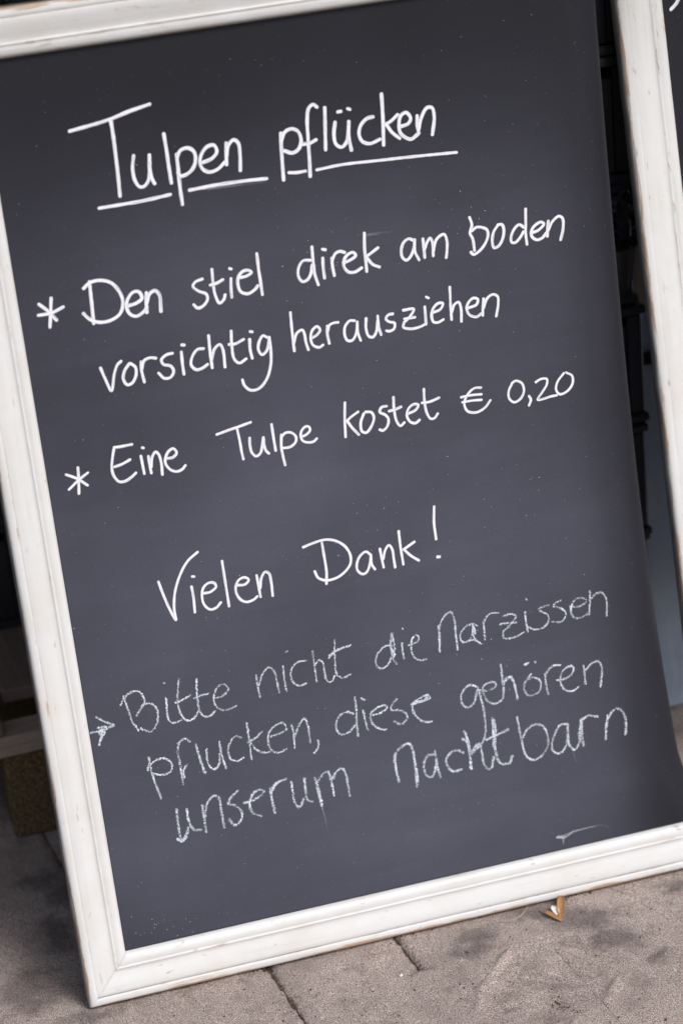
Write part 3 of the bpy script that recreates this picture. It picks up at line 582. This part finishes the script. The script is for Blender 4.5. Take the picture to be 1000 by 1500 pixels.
('Nacht','c',3.57,1.00,[[3882,1893,3872,1730,3892,1500],[3868,1867,3873,1690,3889,1511],[3882,1893,3966,1971,4082,2003,4121,1936,4134,1728,4125,1377],[4131,1807,4145,1608,4141,1413],[4403,1774,4329,1781,4263,1699,4248,1575,4285,1482,4340,1469,4396,1550,4430,1680],[4418,1820,4430,1680,4435,1561,4453,1439],[4423,1622,4447,1499],[4802,1708,4731,1758,4636,1750,4561,1669,4575,1548,4643,1477,4748,1479],[4854,2004,4875,1852,4883,1674,4888,1457],[4861,1973,4887,1830,4890,1653,4875,1479],[4814,1905,4890,1820],[4911,1668,4979,1770,5038,1786,5054,1674,5070,1474,5128,1391,5169,1412],[4935,1682,5018,1781],[5247,2101,5264,1940,5243,1749,5243,1572,5296,1441,5408,1416,5466,1511],[5263,2077,5277,1918,5228,1752,5258,1569],[5244,2023,5236,1829,5244,1651],[5133,1817,5273,1850,5446,1896],[5169,1412,5208,1560]]),
('barn','c',3.42,1.00,[[5583,2049,5602,1829,5623,1629,5650,1482,5716,1401,5799,1389,5900,1446,5969,1561,5971,1724,5910,1850,5807,1880,5708,1837,5634,1735],[6263,1788,6169,1798,6085,1698,6028,1559,6029,1460,6098,1401,6175,1427,6226,1514,6261,1658],[6273,1775,6257,1616,6265,1483,6332,1402,6403,1473],[6476,1827,6457,1636,6458,1428],[6457,1810,6428,1620,6430,1489],[6413,1624,6409,1494],[6478,1805,6556,1842,6690,1801],[6839,1789,6802,1623,6780,1454],[6829,1726,6895,1820,6963,1859,7043,1798,7085,1669,7055,1457],[7075,1649,7084,1560,7062,1460]]),
('smudge','s',4.18,0.25,[[4325,8739,4439,8738,4664,8718]]),
('smudge','s',4.18,0.35,[[4328,8730,4482,8719]]),
('smudge','s',6.43,0.90,[[5976,200,6070,203,6167,219,6334,236,6498,236]]),
('smudge','s',4.59,1.00,[[5976,197,6081,175,6196,230,6388,233]]),
('smudge','s',3.68,1.00,[[6047,180,6041,82]]),
('smudge','s',5.53,0.15,[[6498,236,6608,231,6712,156]]),
('smudge','s',2.14,0.40,[[2830,1386,2847,1235,2864,995]]),
('smudge','s',4.09,0.50,[[2407,9617,2621,9603,2836,9595,3173,9578]]),
('smudge','s',2.73,0.30,[[6307,1364,6344,1202]]),
]
for text, kind, wmm, dens, strokes in WORDS:
    pts = [[(s[i] * 1e-4, s[i + 1] * 1e-4) for i in range(0, len(s), 2)] for s in strokes]
    nm = {'underline': 'underline', 'smudge': 'chalk_smudge', 'arrow': 'arrow_mark', '*': 'asterisk_mark'}.get(text, 'written_word')
    if kind == 's': nm = 'chalk_smudge'
    o = lettering(nm, pts, wmm * 1e-3, kind, panel, dens)
    if nm == 'written_word': o['label'] = ('handwritten word %s in smooth white marker' if kind == 'm' else 'handwritten word %s in grainy white chalk') % text
# black strip painting in the shaded gap between panel and frame
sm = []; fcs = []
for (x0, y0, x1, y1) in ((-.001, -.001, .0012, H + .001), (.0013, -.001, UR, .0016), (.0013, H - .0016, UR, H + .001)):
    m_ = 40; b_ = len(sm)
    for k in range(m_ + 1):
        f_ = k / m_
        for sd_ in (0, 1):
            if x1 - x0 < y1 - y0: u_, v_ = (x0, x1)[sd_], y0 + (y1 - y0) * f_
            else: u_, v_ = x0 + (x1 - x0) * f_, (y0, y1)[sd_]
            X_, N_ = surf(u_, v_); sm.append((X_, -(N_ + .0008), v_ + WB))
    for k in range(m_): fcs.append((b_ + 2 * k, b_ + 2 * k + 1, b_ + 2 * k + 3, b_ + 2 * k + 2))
from_py('gap_shade_strip', sm, fcs, M_plastic, sign)
# chalk dust specks on the panel
bm = bmesh.new()
def speck(u, v, r):
    c = []
    n = rnd.choice((4, 5, 6)); a0 = rnd.random() * 6.3; st = rnd.uniform(.5, 1)
    X, N = surf(u, v)
    for k in range(n):
        an = a0 + k * 6.283 / n; rr = r * rnd.uniform(.6, 1.2)
        c.append(bm.verts.new((X + rr * math.cos(an), -(N + .0009 if N > -.0001 else N + .0012), v + WB + rr * st * math.sin(an))))
    bm.faces.new(c)
for k in range(420):
    u = rnd.uniform(.0, .70); v = rnd.uniform(.01, 1.14) if k % 3 else rnd.uniform(.01, .5)
    speck(u, v, rnd.uniform(.0002, .0005) * (1.6 if rnd.random() < .10 else 1))
for cu, cv, n in ((.36, .86, 14), (.58, .88, 12), (.60, .50, 14), (.52, .30, 10), (.04, .02, 26), (.4, .5, 14)):
    for k in range(n): speck(cu + rnd.gauss(0, .03), max(.003, cv + rnd.gauss(0, .012 if n > 20 else .02)), rnd.uniform(.0003, .0008))
me = bpy.data.meshes.new('chalk_dust'); bm.to_mesh(me); bm.free()
o = mesh_obj('chalk_dust', me, M_dust, panel); o['kind'] = 'stuff'

# ------------------------------------------------------------------ the second framed board, behind on the right
b2 = empty('framed_board', (.8475, .0957, 0), (R(-10), 0, R(3.2)))
tag(b2, 'second white framed chalkboard standing behind at right, only its left rail showing', 'chalkboard')
W2, H2, V2 = .62, 1.25, .25
def shift(o, du): return o
r1 = rail('frame_rail', (0, V2), (0, H2), (.069, V2 + .069), (.069, H2 - .069), M_paint, b2, 0, .32, .36, 5, 140, gr=.12, back=-.004)
rail('frame_rail', (W2, V2), (0, V2), (W2 - .069, V2 + .069), (.069, V2 + .069), M_paint, b2, 0, .5, .40, 6, 60, back=-.004)
rail('frame_rail', (0, H2), (W2, H2), (.069, H2 - .069), (W2 - .069, H2 - .069), M_paint, b2, 0, .4, .40, 7, 60, back=-.004)
rail('frame_rail', (W2, H2), (W2, V2), (W2 - .069, H2 - .069), (W2 - .069, V2 + .069), M_paint, b2, 0, .4, .40, 8, 60, back=-.004)
for x_ in (.13, W2 - .165): box('leg', x_, x_ + .035, .0042, .022, 0, V2 + .12, M_paint, b2, .002)
p2 = box('panel', .05, W2 - .05, .0, .0035, V2 + .05, H2 - .05, M_board, b2, .0005)
flat = lambda u, v: (u, 0.0)
for st_ in ([(.082, 1.122), (.090, 1.128), (.098, 1.136), (.12, 1.12), (.15, 1.14)], [(.088, .972), (.089, .962)], [(.083, .950), (.092, .953), (.105, .962)], [(.11, .95), (.12, .99), (.132, .94), (.15, .98)], [(.1, .82), (.13, .85), (.16, .82), (.2, .85)]):
    lettering('chalk_mark', [st_], .005, 'm', p2, 1, flat, 0)

# ------------------------------------------------------------------ grey-blue board behind, standing on the paving
s3 = empty('slate_board', (.872, .405, .002), (R(-7), 0, R(2)))
tag(s3, 'plain grey blue board with chalky smears, standing between crates and second frame', 'board')
box('panel', 0, .62, 0, .012, 0, .62, M_slate, s3, .002)
box('hanging_cleat', .045, .085, -.006, -.0005, .545, .565, M_plastic, s3, .001)

# ------------------------------------------------------------------ black plastic crates
def crate():
    r = empty('plastic_crate', (0, 0, 0))
    Wc, Dc, Hc = .40, .30, .173
    for x in (0, 1):
        for y in (0, 1):
            box('corner_post', x * (Wc - .022), x * (Wc - .022) + .022, y * (Dc - .022), y * (Dc - .022) + .022, .013, Hc - .013, M_plastic, r, .003)
    for nm, z0, z1 in (('top_rim', Hc - .0125, Hc), ('bottom_rim', 0, .0125)):
        bm = bmesh.new()
        o = [(-.004, -.004), (Wc + .004, -.004), (Wc + .004, Dc + .004), (-.004, Dc + .004)]; i_ = [(.018, .018), (Wc - .018, .018), (Wc - .018, Dc - .018), (.018, Dc - .018)]
        V = [[bm.verts.new((x, y, z)) for x, y in ring] for z in (z0, z1) for ring in (o, i_)]
        for k in range(4):
            k2 = (k + 1) % 4
            bm.faces.new((V[0][k], V[0][k2], V[2][k2], V[2][k])); bm.faces.new((V[1][k2], V[1][k], V[3][k], V[3][k2]))
            bm.faces.new((V[2][k], V[2][k2], V[3][k2], V[3][k])); bm.faces.new((V[0][k2], V[0][k], V[1][k], V[1][k2]))
        bmesh.ops.bevel(bm, geom=bm.edges[:], offset=.0022, segments=2, affect='EDGES', clamp_overlap=True)
        me = bpy.data.meshes.new(nm); bm.to_mesh(me); bm.free(); mesh_obj(nm, me, M_plastic, r)
    for y0, y1 in ((.005, .009), (Dc - .009, Dc - .005)):
        box('side_wall', .0225, Wc - .0225, y0, y1, .0130, Hc - .030, M_plastic, r, .0012)
    for x0, x1 in ((.005, .009), (Wc - .009, Wc - .005)):
        box('side_wall', x0, x1, .0225, Dc - .0225, .0130, Hc - .030, M_plastic, r, .0012)
    for k in range(5):
        x = .06 + k * .07
        for y0 in (.0005, Dc - .0045): box('rib', x, x + .006, y0, y0 + .004, .013, Hc - .013, M_plastic, r, 0)
    box('crate_floor', .0185, Wc - .0185, .0185, Dc - .0185, .002, .006, M_plastic, r, 0)
    return r
proto = crate(); first = True
def put(x, y, z, rz, label):
    global first
    o = proto if first else copy_tree(proto); first = False
    o.location = (x, y, z); o.rotation_euler = (0, 0, R(rz))
    tag(o, label, 'crate', 'black plastic crates stacked behind the sign'); return o
ORD = ['lowest', 'second', 'third', 'fourth', 'fifth', 'sixth', 'topmost']
for k in range(7):
    put(.462 + rnd.uniform(-.004, .004), .305 + rnd.uniform(-.006, .006), .004 + k * .175, rnd.uniform(-.8, .8),
        'black slatted plastic crate, %s%s in the stack seen in the right-hand gap' % (ORD[k], '' if k in (0, 6) else ' from the bottom'))
pal_z = .1965
for s, x0 in enumerate((-.385, .035)):
    for k in range(6):
        put(x0 + rnd.uniform(-.004, .004), .74 + rnd.uniform(-.006, .006), pal_z + k * .175, rnd.uniform(-.8, .8),
            'black slatted plastic crate, %s%s in the %s stack on the wooden pallet' % (ORD[k] if k < 5 else 'topmost', '' if k in (0, 5) else ' from the bottom', 'left' if s == 0 else 'right'))

# ------------------------------------------------------------------ wooden pallet, left behind the sign
pl = empty('wooden_pallet', (-.40, .425, 0), (0, 0, R(2)))
tag(pl, 'weathered wooden pallet standing on the paving behind the sign, at left', 'pallet')
for x0 in (.315, .0, .70):
    for y0 in (.0, .36, .66): box('block', x0, x0 + .10, y0 + .004, y0 + .10, .0005, .1385, M_chip, pl, .003, .001)
for y0 in (-.002, .36, .66): box('cross_board', -.002, .84, y0, y0 + (.055 if y0 < 0 else .1), .139, .172, M_pal, pl, .003, .001)
for k, (x0, x1, y0) in enumerate(((0, .10, .05), (.115, .215, .03), (.23, .322, .006), (.338, .45, .10), (.465, .565, .04), (.58, .68, .06), (.695, .80, .05))):
    box('deck_board', x0, x1, y0, .80, .1725, .1955, M_pald, pl, .002, .0015)

# ------------------------------------------------------------------ dark violet plants in the crates
def plant(loc, rad, hgt, n, label, seed):
    g = random.Random(seed)
    r = empty('violet_plant', loc); tag(r, label, 'plant', 'dark violet potted plants in the crates')
    bm = bmesh.new()
    bmesh.ops.create_cone(bm, segments=20, cap_ends=True, radius1=.035, radius2=.045, depth=.07, matrix=Matrix.Translation((0, 0, .035)))
    me = bpy.data.meshes.new('pot'); bm.to_mesh(me); bm.free(); mesh_obj('pot', me, M_pot, r)
    verts, faces = [], []
    for k in range(n):
        an = g.uniform(0, 6.283); tl = g.uniform(.1, 1.3); rr = rad * g.uniform(.2, 1)
        c = Vector((math.cos(an) * rr * math.sin(tl + .3), math.sin(an) * rr * math.sin(tl + .3), .06 + hgt * g.uniform(.1, 1)))
        d = Vector((math.cos(an), math.sin(an), g.uniform(-.6, 1.0))).normalized(); s = d.cross(Vector((0, 0, 1))).normalized(); up = s.cross(d)
        L = g.uniform(.018, .034); wd = L * g.uniform(.28, .42); b = len(verts)
        for f, w_, h_ in ((0, .1, 0), (.35, 1, .12), (.7, .8, .1), (1, .05, -.05)):
            for sg in (-1, 0, 1): verts.append(tuple(c + d * L * f + s * wd * w_ * sg + up * L * (h_ - (.1 * abs(sg)) * -1)))
        for q in range(3):
            for m in range(2): a0 = b + q * 3 + m; faces.append((a0, a0 + 1, a0 + 4, a0 + 3))
    from_py('foliage', verts, faces, M_leaf, r)
plant((.835, .345, .715), .055, .09, 150, 'dark violet leafy plant inside the crate right of the chalkboard', 3)
plant((.87, .42, .715), .05, .09, 120, 'dark violet leafy plant deeper inside the crate right of the chalkboard', 5)
for k, (x, y) in enumerate(((.10, .90), (.20, .93), (.33, .92))):
    plant((x, y - .08, 1.07), .08, .16, 230, 'dark violet plant in the top pallet crate, %s of three' % ('leftmost', 'middle', 'rightmost')[k], 9 + k)

# ------------------------------------------------------------------ dark board wall far behind
bw = empty('back_wall', (0, 1.75, 0)); tag(bw, 'dark stained board wall in shade behind the crates', 'wall')
for k in range(26):
    box('plank', -2.2 + k * .17, -2.2 + k * .17 + .164, rnd.uniform(-.003, .003), .022, 0.001, 2.4, M_wall, bw, .002)

# ------------------------------------------------------------------ unseen roof, added overhead to shade the sign and crates
M_shade_roof = mat_plain('shade_roof_dark_green', (.018, .024, .022), .9, .2, .3, 8)
ro = box('shade_roof', -1.8, 3.0, SHADE_ROOF_Y, 1.8, 2.22, 2.26, M_shade_roof, None, .01); ro['kind'] = 'structure'

# ------------------------------------------------------------------ dried petal on the paving
def flake(name, pts, thick, mat, parent, curl, seed):
    """a curved scale: an outline lofted over a bent strip; pts = (x, y, z, halfwidth)"""
    verts, faces = [], []
    n = 9
    for (x, y, z, hw), (tx, ty) in pts:
        for k in range(n):
            f = (k / (n - 1)) * 2 - 1; a_ = f * curl
            sx, sy = -ty, tx
            r_ = hw / max(math.sin(curl), .3)
            verts.append((x + sx * r_ * math.sin(a_), y + sy * r_ * math.sin(a_), z + r_ * (1 - math.cos(a_)) + .0004 * nz(x * 900, k, seed)))
    m = len(pts)
    for i in range(m - 1):
        for k in range(n - 1): a0 = i * n + k; faces.append((a0, a0 + 1, a0 + n + 1, a0 + n))
    o = from_py(name, verts, faces, mat, parent)
    md = o.modifiers.new('thick', 'SOLIDIFY'); md.thickness = thick
    return o
pet = empty('dried_petal', (.575, -.043, .001)); pet.scale = (.84, .84, .84); tag(pet, 'curled dry orange petal with a white base, on the paving below the frame', 'petal')
def strip(p0, p1, hws, z0, z1):
    d = Vector(p1) - Vector(p0); t = d.normalized(); out = []
    for i, hw in enumerate(hws):
        f = i / (len(hws) - 1); p = Vector(p0).lerp(Vector(p1), f); out.append(((p.x, p.y, z0 + (z1 - z0) * f, hw), (t.x, t.y)))
    return out
flake('petal_blade', strip((-.004, -.028), (.016, .024), [.0008, .004, .0062, .0068, .0062, .0035], .001, .010), .0006, M_petal, pet, .95, 1)
flake('petal_blade', strip((-.003, -.030), (-.022, .004), [.0012, .0042, .005, .0042, .001], .001, .005), .0006, M_petal, pet, .9, 2)
flake('petal_base', strip((-.004, -.014), (-.005, .010), [.002, .005, .0058, .004, .001], .003, .006), .0007, M_white, pet, 1.0, 3)
# a thin dry stalk beside it
def tube(name, pts, r, mat, parent=None):
    verts, faces = [], []; n = 6
    for i, p in enumerate(pts):
        p = Vector(p); t = (Vector(pts[min(i + 1, len(pts) - 1)]) - Vector(pts[max(i - 1, 0)])).normalized()
        s = t.cross(Vector((0, 0, 1))).normalized(); u = s.cross(t)
        for k in range(n):
            an = k * 6.283 / n; verts.append(tuple(p + (s * math.cos(an) + u * math.sin(an)) * r))
    for i in range(len(pts) - 1):
        for k in range(n): faces.append((i * n + k, i * n + (k + 1) % n, (i + 1) * n + (k + 1) % n, (i + 1) * n + k))
    return from_py(name, verts, faces, mat, parent)
tag(tube('dry_stalk', [(.492 + .052 * f, -.034 - .012 * math.sin(f * 3.0) + .022 * f * f, .0016 + .0015 * math.sin(f * 3.1)) for f in [k / 14 for k in range(15)]], .0006, M_straw),
    'thin pale dry stalk lying against the foot of the white frame', 'stalk')
